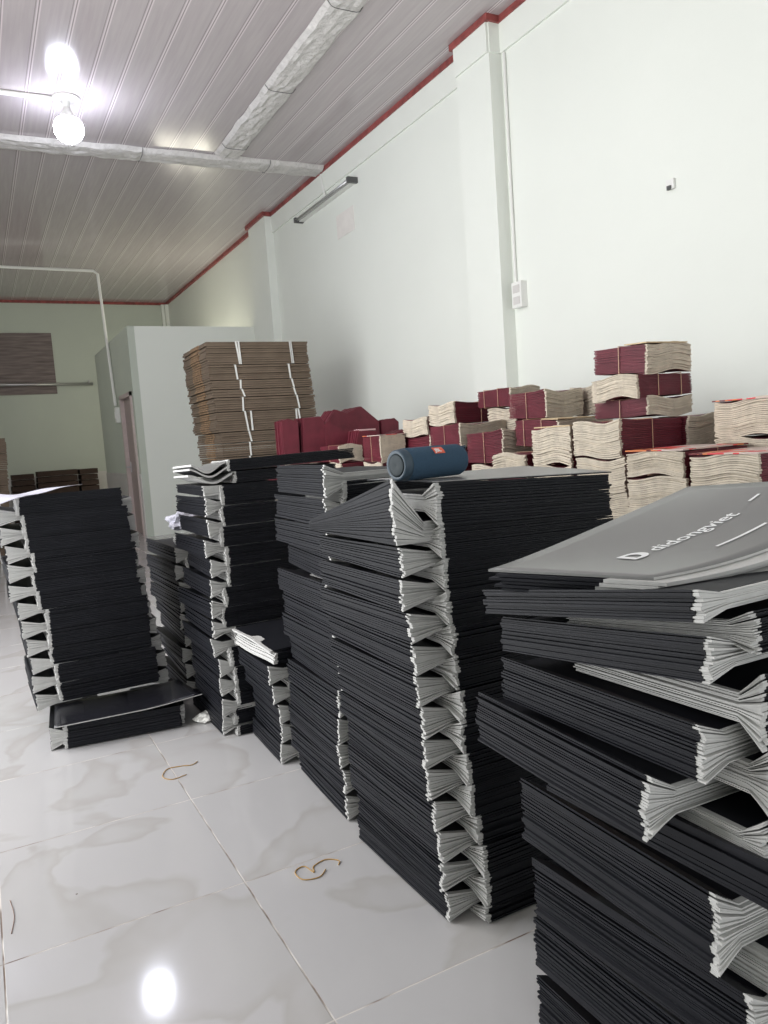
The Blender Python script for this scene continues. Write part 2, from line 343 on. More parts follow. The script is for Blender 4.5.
# ------------------------------------------------------------------ bundles of paper
def sm(t): t = max(0, min(1, t)); return t * t * (3 - 2 * t)
def leaf_geo(L, W, N, hf, zc, rnd, jx, jy, mouth, vt, recess, fill, wavy, mapf, double=False, thick=(.12, .88)):
    """covers and pages of one bundle.  x: 0 at mouth .. -L, y: 0 outer side .. W inward.
    hf(x,y)=height, zc(x,y)=centre height.  returns two MBs."""
    cov, pag = MB(), MB()
    X = [0, -.02, -.05, -.11, -.2, -.32, -.42, -.5, -.62, -.8, -1]
    X = [0, -.02, -.05] + [-L * q for q in (.25, .42, .6, .78, .9)] + [-L]
    Yv = [0, vt * .45, vt, (vt + W) / 2, W]
    def slab(mb, xs, ys, t0f, t1f, dx0, dx1, dy0, dy1, wob):
        nx, ny = len(xs), len(ys); vs = []
        for top in (0, 1):
            for i, x in enumerate(xs):
                for j, y in enumerate(ys):
                    fx = -x / L
                    xx = x + dx0 * (1 - fx) - dx1 * fx if 0 <= fx <= 1 else x + dx0
                    yy = y + (dy0 * (1 - y / W) + dy1 * (y / W)) + wob * math.sin(fx * 7 + wob * 3000)
                    h = hf(x, y); t = t1f(x) if top else t0f(x)
                    z = zc(x, y) + (t - .5) * h
                    vs.append(mapf(xx, yy, z))
        fs = []; o = nx * ny
        for i in range(nx - 1):
            for j in range(ny - 1):
                a = i * ny + j; fs.append((a, a + 1, a + ny + 1, a + ny)); fs.append((o + a, o + a + ny, o + a + ny + 1, o + a + 1))
        for i in range(nx - 1):
            a = i * ny; fs.append((a, a + ny, o + a + ny, o + a)); a += ny - 1; fs.append((a, o + a, o + a + ny, a + ny))
        for j in range(ny - 1):
            fs.append((j, o + j, o + j + 1, j + 1)); a = (nx - 1) * ny + j; fs.append((a, a + 1, o + a + 1, o + a))
        mb.add(vs, fs)
    # boundaries of sheets, irregular
    ws = [rnd.uniform(.7, 1.3) for _ in range(N)]; tot = sum(ws); acc = 0; B = [0]
    for q in ws: acc += q / tot; B.append(acc)
    drift = 0
    for k in range(N):
        a, b = B[k], B[k + 1]; d = b - a
        drift = drift * .8 + rnd.gauss(0, jx * .4)
        dx0 = drift + rnd.uniform(-jx, jx) * .5; dx1 = rnd.uniform(-jx, jx); dy0 = drift * .5 + rnd.uniform(-jy, jy); dy1 = rnd.uniform(-jy, jy)
        xs = [x if i else -recess for i, x in enumerate(X)]
        if recess > .02: xs = [-recess, -recess - .02] + [x for x in X if x < -recess - .03]
        t0, t1 = a + d * thick[0], a + d * thick[1]
        slab(cov, xs, Yv, lambda x: t0, lambda x: t1, dx0, dx1, dy0, dy1, rnd.uniform(-.001, .001))
        if mouth:
            q0, q1 = a + d * (.5 - fill / 2), a + d * (.5 + fill / 2)
            m = (q0 + q1) / 2
            e = rnd.uniform(-.003, .004)
            ext = 0.0 + e
            c0, c1 = a + d * .3, a + d * .7
            ph = rnd.uniform(0, 6)
            # a pair of pages
            for (s0, s1) in (((q0, m - d * .03), (m + d * .03, q1)) if double else ((q0, q1),)):
                e2 = rnd.uniform(-.003, .003)
                xs2 = [ext + e2, -recess + .002, -recess - .004, -.05 - recess]
                def t0f(x, s0=s0): return s0 if x > -recess - .003 else max(s0, c0)
                def t1f(x, s1=s1): return s1 if x > -recess - .003 else min(s1, c1)
                slab(pag, xs2, [.0015 + 0, vt * .5, vt, (vt + W) / 2, W - .002] if not wavy else [.001 + (W - .003) * q / 10 for q in range(11)], t0f, t1f, dx0 * .4, 0, dy0, dy1, 0)
    return cov, pag

def bag_bundle(corner, ax, ay, L, W, p, zb, label, group, N=14, seed=0, Ho=.97, Hi=.46, Hback=None, vt=.08, jx=.004, jy=.0035,
               recess=.011, yaw=0, tilt=0, roll=0, colors=('black', 'page'), fill=.9, double=False, wavy=0, mouth=True, name='bag_bundle',
               Hm=None, arch=0, sagv=0, base_anchor=False, back_amt=.92, z_low=False, bow=0, lin=False, thick=(.09, .91)):
    """corner: outer mouth corner (x,y); ax: direction the mouth faces; ay: inward direction.  zb: bottom height at outer side"""
    rnd = random.Random(seed * 7919 + 13)
    ax = Vector((ax[0], ax[1])); ay = Vector((ay[0], ay[1]))
    c, s = math.cos(yaw), math.sin(yaw)
    rot = lambda v: Vector((c * v.x - s * v.y, s * v.x + c * v.y))
    ax, ay = rot(ax), rot(ay)
    flip = ax.x * ay.y - ax.y * ay.x < 0
    Hb = back_amt if Hback is None else Hback
    ph = rnd.uniform(0, 6)
    def hf(x, y):
        fx = -x / L
        w_ = 1 - sm(y / vt) if vt < W else 1 - y / W * .0
        ho = Ho * (1 + (Hb - 1) * (min(1, max(0, fx)) if lin else sm(fx * 1.1)))
        if Hm: ho = ho + (Hm - Ho) * (1 - sm(fx * 4))
        return p * (Hi + (ho - Hi) * w_)
    def zc(x, y):
        fx = -x / L
        z = p * .5 * Ho
        if z_low: z = hf(x, y) / 2
        z += tilt * x + roll * y + arch * math.sin(math.pi * min(1, max(0, fx))) + bow * (sm(1 - fx * 2.2))
        if wavy: z += wavy * math.sin(y / W * 6.0 + ph) * (1 - sm(fx * 3)) * 1
        return z
    def mapf(x, y, z):
        v = ax * x + ay * y
        return (v.x, v.y, z)
    cov, pag = leaf_geo(L, W, N, hf, zc, rnd, jx, jy, mouth, min(vt, W * .5), recess, fill, wavy, mapf, double, thick)
    if not flip:
        cov.f = [q[::-1] for q in cov.f]; pag.f = [q[::-1] for q in pag.f]
    o = empty(name, (corner[0], corner[1], zb), label, 'paper bags', group)
    cov.build('covers', colors[0], o)
    if mouth: pag.build('page_ends', colors[1], o)
    return o

ORD = ['topmost', 'second', 'third', 'fourth', 'fifth', 'sixth', 'seventh', 'eighth', 'ninth', 'tenth', 'eleventh', 'twelfth', 'thirteenth', 'fourteenth', 'fifteenth', 'sixteenth']
def ordn(k):
    return 'topmost' if k == 0 else ORD[k] + ' from top'

def stack(place, c0, c1, n, p, LA, LB, WA, WB, ga=.076, gb=.055, seed=0, N=14, Ho=.96, skipA=(), skipB=(), yj=.02, oj=.006, Afix={}, Bfix={}, A2=None, doubleA=False, yawA=0, back=.95, lift=.004, plist=None, tiltf=None, bottom=True):
    """crossed bundles: A bundles show their long side to the left (-X), B bundles to the front (-Y)"""
    rnd = random.Random(seed)
    z0 = lift; zc_ = z0; p_ = p
    for i in range(n):
        t = (i + .5) / n; p = plist[i] if plist else p_; tl = tiltf(t) if tiltf else 0
        cx = c0[0] + (c1[0] - c0[0]) * t; cy = c0[1] + (c1[1] - c0[1]) * t
        z = zc_ + tl * LA; zc_ += p
        if i not in skipA:
            kw = dict(N=N, seed=seed * 100 + i, Ho=Ho * rnd.uniform(.93, 1.02), yaw=yawA + rnd.gauss(0, yj), vt=ga, Hback=back, tilt=tl)
            kw['jx'] = .004
            off = (rnd.gauss(0, oj), rnd.gauss(0, oj))
            if i in Afix: a_ = dict(Afix[i]); off = a_.pop('off', off); kw.update(a_)
            bag_bundle((cx - ga + off[0], cy + gb + off[1]), (0, -1), (1, 0), LA * rnd.uniform(.97, 1.03), WA, p, z,
                       f'black bundle facing left, {ordn(n - 1 - i)} of {place}', f'left-facing bag bundles of {place}', **kw)
        if A2 and i not in skipA:
            xr, g2 = A2
            bag_bundle((xr(t) + rnd.gauss(0, oj), cy + gb + .03 + rnd.gauss(0, oj)), (0, -1), (-1, 0), LA, WA, p, z,
                       f'black bundle with grey ends at right, {ordn(n - 1 - i)} of {place}', f'right-hand bag bundles of {place}', N=N, seed=seed * 100 + 50 + i, Ho=.9, vt=g2, yaw=rnd.gauss(0, yj))
        if i not in skipB:
            zB = z + p * .5
            kw = dict(N=N, seed=seed * 100 + 30 + i, Ho=Ho * rnd.uniform(1.03, 1.06), yaw=rnd.gauss(0, yj * .6), vt=gb, Hback=1.0, roll=-tl)
            off = (rnd.gauss(0, oj), rnd.gauss(0, oj))
            if i in Bfix: a_ = dict(Bfix[i]); off = a_.pop('off', off); kw.update(a_)
            LBi = LB(t) if callable(LB) else LB
            if i == 0 and 'flat' not in kw:
                pass
            bag_bundle((cx + off[0], cy + off[1]), (-1, 0), (0, 1), LBi, WB, p, zB,
                       f'black bundle facing front, {ordn(n - 1 - i)} of {place}', f'front-facing bag bundles of {place}', **kw)
    p = plist[0] if plist else p_
    if not bottom: return
    # the thin bottom one that fills the gap to the floor
    bag_bundle((c0[0], c0[1]), (-1, 0), (0, 1), LB(0) if callable(LB) else LB, WB, p * .5, z0, f'thin black bundle lying on the floor under {place}', None, N=8, seed=seed * 100 + 99, Ho=.94, Hi=.4, vt=gb, z_low=True)

# c4: the tall stack with the speaker
stack('the stack under the blue speaker', (.976, 1.476), (.905, 1.476), 13, .0785, .485, .52, .34, .34, seed=4, N=15,
      Afix={12: dict(Ho=1.95, Hback=.2, off=(-.016, -.02), N=18, z_low=True, lin=True, Hi=.6), 11: dict(Ho=.9, Hback=.8, off=(.0, -.004)), 10: dict(off=(-.01, .0), yaw=.0)},
      Bfix={12: dict(Ho=1.24, off=(.0, -.006), N=15, Hback=1.0, Hi=.5, tilt=.045), 11: dict(tilt=.03), 10: dict(tilt=.02), 9: dict(tilt=.01)}, yj=.018, oj=.005, Ho=.97)
# c3: behind it
stack('the stack just behind the speaker', (.975, 2.11), (.945, 2.025), 13, .0855, .465, .42, .3, .3, ga=.06, gb=.03, seed=3, N=14, yj=.02, oj=.005, yawA=-.03, Ho=.98, skipB=(12,), Afix={12: dict(Ho=1.12, N=16, off=(-.0, -.01))})
# c5: nearest, right
C5P = [.125, .14, .13, .135, .06, .095, .095, .075, .05]
stack('the nearest right-hand stack', (.945, .64), (.850, .64), 9, .1, .46, .50, .36, .36, ga=.048, gb=.035, seed=5, N=24, yj=.03, oj=.008, Ho=.86,
      plist=C5P, tiltf=lambda t: .14 * sm((t - .68) * 5), back=1.0, skipB=(8, 3),
      Afix={8: dict(yaw=.02, off=(.0, .0), Ho=.9, N=10), 7: dict(yaw=-.02, off=(-.0, .0), Ho=.85, N=18), 6: dict(off=(-.01, .02), yaw=-.02, Ho=.85), 5: dict(off=(-.055, .085), yaw=-.05, Ho=1.02, N=26),
            4: dict(off=(.01, -.06), yaw=.02, Ho=1.15, N=11), 3: dict(off=(-.01, .03), yaw=-.03, Ho=.9, N=28), 2: dict(off=(.0, -.01), Ho=.9, N=28), 1: dict(off=(.0, .02), N=22)},
      Bfix={7: dict(Ho=.75, Hi=.4), 6: dict(Ho=1.1, Hi=.42), 5: dict(Ho=1.1), 4: dict(Ho=1.35)})
# short stack between
stack('the short white-topped stack', (.965, 2.65), (.925, 2.62), 5, .079, .36, .34, .28, .28, seed=6, N=12, yj=.02, ga=.062, gb=.025, yawA=-.04, skipB=(4,))
bag_bundle((.878, 2.61), (-1, 0), (0, 1), .30, .40, .042, .402, 'white page-edged bundle laid open on top of the short stack', None, N=6, seed=61, Ho=.95, Hi=.95, vt=.1, roll=.0, yaw=.05, wavy=.003)
bag_bundle((.872, 2.62), (-1, 0), (0, 1), .28, .385, .010, .446, 'single curled bag, white inside, topmost on the short stack', None, N=2, seed=62, Ho=.95, Hi=.95, vt=.1, roll=.04, yaw=.06, wavy=.003, name='paper_bag', tilt=-.0)
# c2
stack('the tall stack behind the short one', (.845, 3.06), (.852, 3.06), 12, .0835, .47, .46, .3, .3, ga=.048, gb=.022, seed=2, N=12, yj=.03, oj=.01, Ho=.95)
bag_bundle((.80, 3.085), (0, -1), (1, 0), .46, .3, .044, 1.007, 'thin black bundle facing left under the wavy grey bags', None, N=7, seed=65, Ho=.95, Hi=.85, vt=.05)
bag_bundle((.93, 3.08), (-1, 0), (0, 1), .46, .3, .05, 1.050, 'black bundle laid across the very top behind the short stack, lower one', None, N=7, seed=63, Ho=.95, Hi=.95, vt=.1, yaw=-.02)
bag_bundle((.905, 3.07), (-1, 0), (0, 1), .56, .3, .05, 1.101, 'long black bundle highest on the tall stack behind the short one', None, N=7, seed=64, Ho=.95, Hi=.7, vt=.15, yaw=-.05, tilt=-.02)
# c2b
stack('the low far stack', (.85, 3.70), (.845, 3.70), 9, .082, .62, .42, .3, .3, ga=.05, gb=.025, seed=8, N=10, yj=.03, oj=.01)
# c1 : left stack
stack('the leaning left-hand stack', (.225, 3.56), (.135, 3.56), 12, .082, .46, .425, .19, .30, seed=1, N=12, yj=.02, oj=.008, Ho=.98, lift=.03,
      A2=(lambda t: .70 - .09 * t, .085), skipB=(0,), skipA=(0,), bottom=False)
bag_bundle((.155, 3.40), (0, -1), (1, 0), .46, .2, .10, .002, 'black bundle on the floor with grey ends forward, foot of left-hand stack', None, N=14, seed=71, Ho=.95, Hi=.45, vt=.06, yaw=-.10)
bag_bundle((.70, 3.36), (0, -1), (-1, 0), .46, .2, .10, .002, 'black bundle on the floor, right rear foot of the left-hand stack', None, N=14, seed=72, Ho=.85, Hi=.45, vt=.06, yaw=-.10)
bag_bundle((.205, 3.375), (-1, 0), (0, 1), .47, .3, .108, .004, 'long black bundle jutting forward at the foot of the left-hand stack', None, N=14, seed=73, Ho=.95, Hi=.35, vt=.05, yaw=-.13)

# ---- free sheets -----------------------------------------------------------------
def sheet(name, P, fn, m, label, cat, nx=20, ny=12, th=.003, edge=None, group=None, edge_all=True):
    """P: four ground corners ((x,y) a=0/1,b=0/1), fn(a,b) -> z"""
    P = [Vector(q) for q in P]
    def pt(a, b): return (P[0] * (1 - a) * (1 - b) + P[1] * a * (1 - b) + P[2] * a * b + P[3] * (1 - a) * b)
    vs = []
    for top in (0, 1):
        for i in range(nx + 1):
            for j in range(ny + 1):
                a, b = i / nx, j / ny; q = pt(a, b); vs.append((q.x, q.y, fn(a, b) + (th if top else 0)))
    W = ny + 1; o = (nx + 1) * W; fs = []
    for i in range(nx):
        for j in range(ny):
            k = i * W + j; fs.append((k, k + 1, k + W + 1, k + W)); fs.append((o + k, o + k + W, o + k + W + 1, o + k + 1))
    es = []
    for i in range(nx):
        k = i * W; es.append((k, k + W, o + k + W, o + k)); k += ny; es.append((k, o + k, o + k + W, k + W))
    for j in range(ny):
        es.append((j, o + j, o + j + 1, j + 1)); k = nx * W + j; es.append((k, k + 1, o + k + 1, o + k))
    nf = len(fs); loc = vs[0]
    ob = MB().add(vs, fs + es).build(name, m, smooth=True, loc=loc)
    if edge:
        ob.data.materials.append(MAT[edge])
        for k in range(nf, nf + len(es)):
            if edge_all or (k - nf < 2 * nx and (k - nf) % 2 == 1): ob.data.polygons[k].material_index = 1
    for k in range(nf, nf + len(es)): ob.data.polygons[k].use_smooth = False
    tag(ob, label, cat, group)
    return ob, pt, fn

# top of the nearest stack: loose bags, the printed one uppermost
Q = [(.762, 1.082), (1.235, 1.06), (1.31, .715), (.885, .828)]      # a along the logo, b back->front
def ztop(a, b): return .916 + .100 * a ** (1.5 + 1.0 * b) + .010 * math.sin(a * 3.1) * (1 - b)
for k in range(6):
    off = [(.012, -.012), (.004, -.006), (.010, -.014), (-.004, -.004), (.002, -.012), (.0, .0)][k]
    Qk = [(x + off[0] + (.0 if i else .0), y + off[1] * 1.5) for i, (x, y) in enumerate(Q)]
    ob, pt, fn = sheet('paper_bag', Qk, (lambda k: (lambda a, b: ztop(a, b) + .0065 * k * (1 + .7 * a * b)))(k), 'black' if k < 5 else 'sheentop',
          f'loose black bag with pale edge, {ordn(5 - k)} under the printed bag' if k < 5 else 'uppermost grey-sheened black bag printed with white lettering, on the nearest stack', 'paper bag', th=.0042, edge='page', group='loose bags on the nearest stack' if k < 5 else None, edge_all=False)
    if k < 5:
        nx, ny = 14, 3; vs = []
        for top in (0, 1):
            for i in range(nx + 1):
                for j in range(ny + 1):
                    a_, b_ = -.004 + i / nx, .66 + .065 * math.sin(k * 2.3) + (.36 - .065 * math.sin(k * 2.3)) * j / ny; q = pt(a_, b_)
                    vs.append((q.x - ob.location.x, q.y - ob.location.y, fn(max(a_, 0), b_) - ob.location.z + (.0052 if top else -.0006)))
        W_ = ny + 1; o_ = (nx + 1) * W_; fs = []
        for i in range(nx):
            for j in range(ny):
                m_ = i * W_ + j; fs += [(m_, m_ + 1, m_ + W_ + 1, m_ + W_), (o_ + m_, o_ + m_ + W_, o_ + m_ + W_ + 1, o_ + m_ + 1)]
            m_ = i * W_; fs.append((m_, m_ + W_, o_ + m_ + W_, o_ + m_)); m_ += ny; fs.append((m_, o_ + m_, o_ + m_ + W_, m_ + W_))
        for j in range(ny):
            fs.append((j, o_ + j, o_ + j + 1, j + 1)); m_ = nx * W_ + j; fs.append((m_, m_ + 1, o_ + m_ + 1, o_ + m_))
        MB().add(vs, fs).build('page_edge', 'page', ob)
top_ob = ob
def print_mesh(curve_body, size, a0, b0, da, slant=0, parent=None, name='printed_lettering', bold=0, sx=1.0):
    cu = bpy.data.curves.new('t', 'FONT'); cu.body = curve_body; cu.size = 1; cu.offset = bold; cu.resolution_u = 3
    t = bpy.data.objects.new('t', cu); COL.objects.link(t)
    dg = bpy.context.evaluated_depsgraph_get(); dg.update()
    me = bpy.data.meshes.new_from_object(t.evaluated_get(dg)); bpy.data.objects.remove(t)
    mb = MB(); vs = []
    for v in me.vertices:
        x, y = v.co.x * size * sx, v.co.y * size
        vs.append(surf(a0 + x, b0 - y + slant * x))
    mb.add(vs, [tuple(p.vertices) for p in me.polygons]); bpy.data.meshes.remove(me)
    o = mb.build(name, 'ink', parent, loc=None)
    o.data.transform(Matrix.Translation(-Vector(parent.location)))
    return o
def surf(a, b):
    q = pt(a, b); return (q.x, q.y, fn(a, b) + .0045 + .0012)
# emblem: an open letter D, then the word
def ring_D(a0, b0, w, h, t):
    out, inn = [], []
    for k in range(13):
        th = -math.pi / 2 + math.pi * k / 12
        out.append((a0 + w * .45 + math.cos(th) * w * .55, b0 - h / 2 - math.sin(th) * h / 2))
        inn.append((a0 + w * .42 + math.cos(th) * (w * .58 - t * 1.3), b0 - h / 2 - math.sin(th) * (h / 2 - t)))
    out = [(a0, b0)] + out + [(a0, b0 - h)]; inn = [(a0 + t, b0 - t)] + inn + [(a0 + t, b0 - h + t)]
    n = len(out); vs = [surf(*q) for q in out + inn]
    fs = [(k, (k + 1) % n, n + (k + 1) % n, n + k) for k in range(n)]
    return MB().add(vs, fs)
o = ring_D(.225, .60, .085, .115, .022).build('printed_emblem', 'ink', top_ob); o.data.transform(Matrix.Translation(-Vector(top_ob.location)))
print_mesh('didongviet', 0.10, .335, .575, 0, parent=top_ob, bold=.014, sx=.93, slant=0)
def bar(a0, b0, a1, b1, t):
    n = 10; vs = []
    for k in range(n + 1):
        a = a0 + (a1 - a0) * k / n; b = b0 + (b1 - b0) * k / n; vs += [surf(a, b - t / 2), surf(a, b + t / 2)]
    o = MB().add(vs, [(2 * k, 2 * k + 1, 2 * k + 3, 2 * k + 2) for k in range(n)]).build('printed_line', 'ink', top_ob); o.data.transform(Matrix.Translation(-Vector(top_ob.location)))
bar(.83, .51, .89, .50, .014)
bar(.43, .78, .66, .77, .016)
def disc(a0, b0, r): return MB().add([surf(a0 + r * .7 * math.cos(k * math.pi / 6), b0 + r * math.sin(k * math.pi / 6)) for k in range(12)], [tuple(range(12))])
for a0 in (.74, .82):
    o = disc(a0, .76, .026).build('printed_dot', 'ink', top_ob); o.data.transform(Matrix.Translation(-Vector(top_ob.location)))

# grey top bag of the speaker stack
sheet('paper_bag', [(.915, 1.475), (1.44, 1.475), (1.44, 1.83), (.915, 1.83)], lambda a, b: 1.0805 - .022 * a + .003 * math.sin(3 * b + a) + .02 * b * a, 'sheentop', 'flat grey-sheened black bag the blue speaker lies on', 'paper bag', edge='black')
# open wavy bags on the tall stack
for k, (dz, m) in enumerate([(0, 'page'), (.026, 'black'), (.044, 'sheentop')]):
    sheet('paper_bag', [(.745 + .008 * k, 3.08), (.925 - .012 * k, 3.08), (.93, 3.45), (.77, 3.45)],
          (lambda k, dz: (lambda a, b: 1.054 + dz + .036 * (math.cos(a * 5.6 + .3 * k) * .5 + .5) * (1 - .3 * b)))(k, dz), m,
          ['crumpled white-edged open bag, lowest on the tall stack', 'crumpled white-edged open bag, middle one on the tall stack', 'grey open bag curling on top of the tall stack behind the short one'][k], 'paper bag', th=.008, edge='page')
# glossy bag at the foot of the left-hand stack
sheet('paper_bag', [(.17, 3.335), (.77, 3.30), (.735, 3.62), (.20, 3.66)], lambda a, b: .1135 + .03 * max(0, a - .6) ** 1.3 * 2 * (1 - .5 * b) , 'blackgloss', 'glossy dark bag sticking out at the foot of the left-hand stack', 'paper bag', edge='page', th=.004)
# plastic over the left-hand stack
sheet('plastic_sheet', [(-.12, 3.44), (.36, 3.535), (.44, 3.90), (-.12, 3.95)], lambda a, b: 1.064 + .018 * math.sin(a * 5 + 2.6) * (1 - b * .5) + (.012 * math.sin(14 * a + 4 * b)) * (1 - a) - .09 * max(0, .28 - b) * max(0, 1 - 1.6 * a), 'plastic', 'lilac white plastic film draped over the left-hand stack', 'plastic sheet', th=.002, nx=36)
def crumple(name, c, r, m, label, cat, seed, sz=(1, 1, 1)):
    import bmesh
    bm = bmesh.new(); bmesh.ops.create_icosphere(bm, subdivisions=3, radius=1)
    for v in bm.verts:
        k = 1 + .45 * noise.noise(v.co * 1.7 + Vector((seed, 0, 0))) + .2 * noise.noise(v.co * 4 + Vector((0, seed, 0)))
        v.co = Vector((v.co.x * sz[0], v.co.y * sz[1], max(-.55, v.co.z) * sz[2])) * k * r
    lo = min(v.co.z for v in bm.verts)
    me = bpy.data.meshes.new(name); bm.to_mesh(me); bm.free(); me.materials.append(MAT[m])
    o = bpy.data.objects.new(name, me); COL.objects.link(o); o.location = (c[0], c[1], c[2] - lo + .001); return tag(o, label, cat)
crumple('plastic_bag', (.93, 4.05, .785), .085, 'plastic', 'crumpled lilac white plastic bag on the low far stack', 'plastic bag', 3, (1, 1, .7))
crumple('paper_scrap', (.785, 3.33, 0), .038, 'paper', 'crumpled white paper scrap on the floor beside the left-hand stack', 'paper', 8, (1.3, 1, .6))

# speaker
o = empty('portable_speaker', (.975, 1.60, 1.0855), 'dark blue cylindrical portable speaker lying on the black bags', 'speaker')
R_ = .033
def cyl(prof, n=40):
    vs = []; fs = []
    for x, r_ in prof:
        for k in range(n): vs.append((x, r_ * math.cos(2 * math.pi * k / n), R_ + r_ * math.sin(2 * math.pi * k / n)))
    for i in range(len(prof) - 1):
        for k in range(n): fs.append((i * n + k, (i + 1) * n + k, (i + 1) * n + (k + 1) % n, i * n + (k + 1) % n))
    return MB().add(vs, fs + [tuple(range(n)), tuple(range((len(prof) - 1) * n, len(prof) * n))[::-1]])
cyl([(-.078, .0315), (-.074, .033), (.074, .033), (.082, .030), (.086, .024)]).build('fabric_body', 'navy', o, smooth=True)
cyl([(-.094, .0235), (-.096, .027), (-.092, .031), (-.080, .0322), (-.076, .0322)]).build('end_ring', 'rubber', o, smooth=True)
cyl([(-.0945, .002), (-.0965, .010), (-.0945, .019), (-.0940, .0236)]).build('bass_radiator', 'grille', o, smooth=True)
cyl([(.084, .026), (.090, .022), (.0905, .004)]).build('end_cap', 'rubber', o, smooth=True)
def cylpt(x, t, r_): return (x, -r_ * math.cos(t), R_ + r_ * math.sin(t))
bd = []; 
for r_ in (.0328, .0342):
    for x in (-.012, .016):
        for k in range(6): bd.append(cylpt(x, .55 + .50 * k / 5, r_))
mb = MB().add(bd, [(12 + k, 13 + k, 19 + k, 18 + k) for k in range(5)] + [(k, 6 + k, 7 + k, k + 1) for k in range(5)] + [(0, 12, 18, 6), (5, 11, 23, 17)] + [(k, k + 1, 13 + k, 12 + k) for k in range(5)] + [(6 + k, 18 + k, 19 + k, 7 + k) for k in range(5)])
bo = mb.build('badge', 'badge', o)
cu = bpy.data.curves.new('t', 'FONT'); cu.body = 'JBL'; cu.size = 1; cu.offset = .03
t_ = bpy.data.objects.new('t', cu); COL.objects.link(t_); dg = bpy.context.evaluated_depsgraph_get(); dg.update()
me = bpy.data.meshes.new_from_object(t_.evaluated_get(dg)); bpy.data.objects.remove(t_)
MB().add([cylpt(-.0095 + v.co.x * .0135, .66 + v.co.y * .36, .0346) for v in me.vertices], [tuple(p_.vertices) for p_ in me.polygons]).build('badge_lettering', 'ink', bo)
o.rotation_euler = (0, 0, .22); o.scale = (1.18, 1.18, 1.18)
MB().tube([(.075, -.015, .058), (.083, -.02, .060), (.09, -.012, .052)], .0025, 6).build('cord_loop', 'rubber', o)

# ---- red bundles ------------------------------------------------------------------
def red(cx, cy, zt, zb, side, label, seed, L=.33, W=.28, topm=None, yaw=0, tape=True, tilt=0, N=20, roll=0):
    if side == 'R': ax, ay = (0, -1), (1, 0)
    else: ax, ay = (-1, 0), (0, 1)
    p = (zt - zb)
    o = bag_bundle((cx, cy), ax, ay, L, W, p, zb, label, RG, N=N, seed=seed, Ho=.97, Hi=.97, Hback=.93, vt=.1, jx=.004, jy=.003, recess=.013, colors=('maroon', 'cream'), Hm=1.03,
                   wavy=.009, yaw=yaw, name='red_bag_bundle', tilt=tilt, roll=roll, fill=.84)
    c, s = math.cos(yaw), math.sin(yaw)
    A = Vector((c * ax[0] - s * ax[1], s * ax[0] + c * ax[1])); B = Vector((c * ay[0] - s * ay[1], s * ay[0] + c * ay[1]))
    def P(x, y, z): v = A * x + B * y; return (v.x, v.y, z + tilt * x + roll * y)
    if tape:
        for fx in ((.36, .78) if seed % 3 == 0 else (.5,)):
            x = -L * fx; e = .006
            MB().tube([P(x, -e, .0), P(x, -e, p * .97), P(x, W + e, p * .97), P(x, W + e, .0), P(x, -e, .0)], .0022, 4).build('binding_tape', 'tape', o)
    if topm:
        z0, z1 = p * .97 + .001, p * .97 + .006
        q = [P(.004, -.003, 0), P(.004, W + .002, 0), P(-L, W + .002, 0), P(-L, -.003, 0)]
        if topm == 'tantop': q = [P(.006, -.005, 0), P(.006, W * .9, 0), P(-.12, W * .9, 0), P(-.12, -.005, 0)]
        vs = [(a, b, d + z0) for a, b, d in q] + [(a, b, d + z1) for a, b, d in q]
        MB().add(vs, [(0, 1, 2, 3), (4, 7, 6, 5), (0, 4, 5, 1), (1, 5, 6, 2), (2, 6, 7, 3), (3, 7, 4, 0)]).build('top_card' if topm == 'tantop' else 'printed_top_bag', topm, o)
    return o
def col(cx, cy, zt, first, place, seed, n0=0, L=.33, W=.28, p=.165):
    """ordinary bundles from zt down to the floor, alternately turned"""
    n = max(1, round(zt / p)); p = zt / n; side = first
    for k in range(n):
        red(cx + (.0 if side == 'L' else .01), cy, zt - k * p, zt - (k + 1) * p + .0005, side, f'hidden lower red bundle, {ordn(k)} {place}', seed + k, L if 1 else 0, W, N=14, tape=False)
        side = 'L' if side == 'R' else 'R'
RG = 'bundles of red bags piled by the wall'
red(2.55, 2.38, 1.515, 1.392, 'R', 'topmost red bundle of the highest tower, tan card on it', 200, .31, .27, topm='tantop', tilt=-.04)
red(2.50, 2.39, 1.388, 1.29, 'L', 'second red bundle of the highest tower, white ends left', 201, .33, .27)
red(2.55, 2.38, 1.285, 1.205, 'R', 'third red bundle of the highest tower, white ends right', 202, .32, .27)
red(2.35, 2.35, 1.20, 1.045, 'L', 'red bundle with big white fan left, directly under the highest tower', 203, .36, .28, roll=.0, topm=None)
red(2.35, 2.33, 1.04, .90, 'L', 'thick cream ends second below the highest tower', 204, .34, .29)
red(2.36, 2.33, .895, .74, 'L', 'cream ends third below the highest tower, behind the black stacks', 205, .34, .29)
RGs = RG
col(2.36, 2.34, .735, 'L', 'under the highest tower', 210)
red(2.72, 2.32, 1.20, 1.05, 'R', 'red bundle half hidden right of the highest tower base', 220, .31, .26)
col(2.72, 2.34, 1.045, 'L', 'behind the highest tower', 221)
red(2.30, 1.99, 1.07, .975, 'L', 'long red bundle with pink printed top and cream ends, front row', 230, .36, .28, topm='pinktop')
red(2.30, 1.98, .97, .81, 'L', 'thick cream ends in the front row below the pink top', 231, .34, .29)
col(2.31, 1.98, .805, 'R', 'in the front row', 232)
red(2.68, 1.89, 1.245, 1.10, 'L', 'red bundle with orange top near the right picture edge', 240, .33, .27, topm='pinktop')
red(2.68, 1.89, 1.095, .98, 'L', 'red bundle just below the orange-topped one at right edge', 241, .33, .27)
col(2.69, 1.9, .975, 'R', 'at the right edge', 242)
red(2.30, 1.68, 1.055, .90, 'L', 'red bundle with pink top in front at the right picture edge', 250, .34, .28, topm='pinktop')
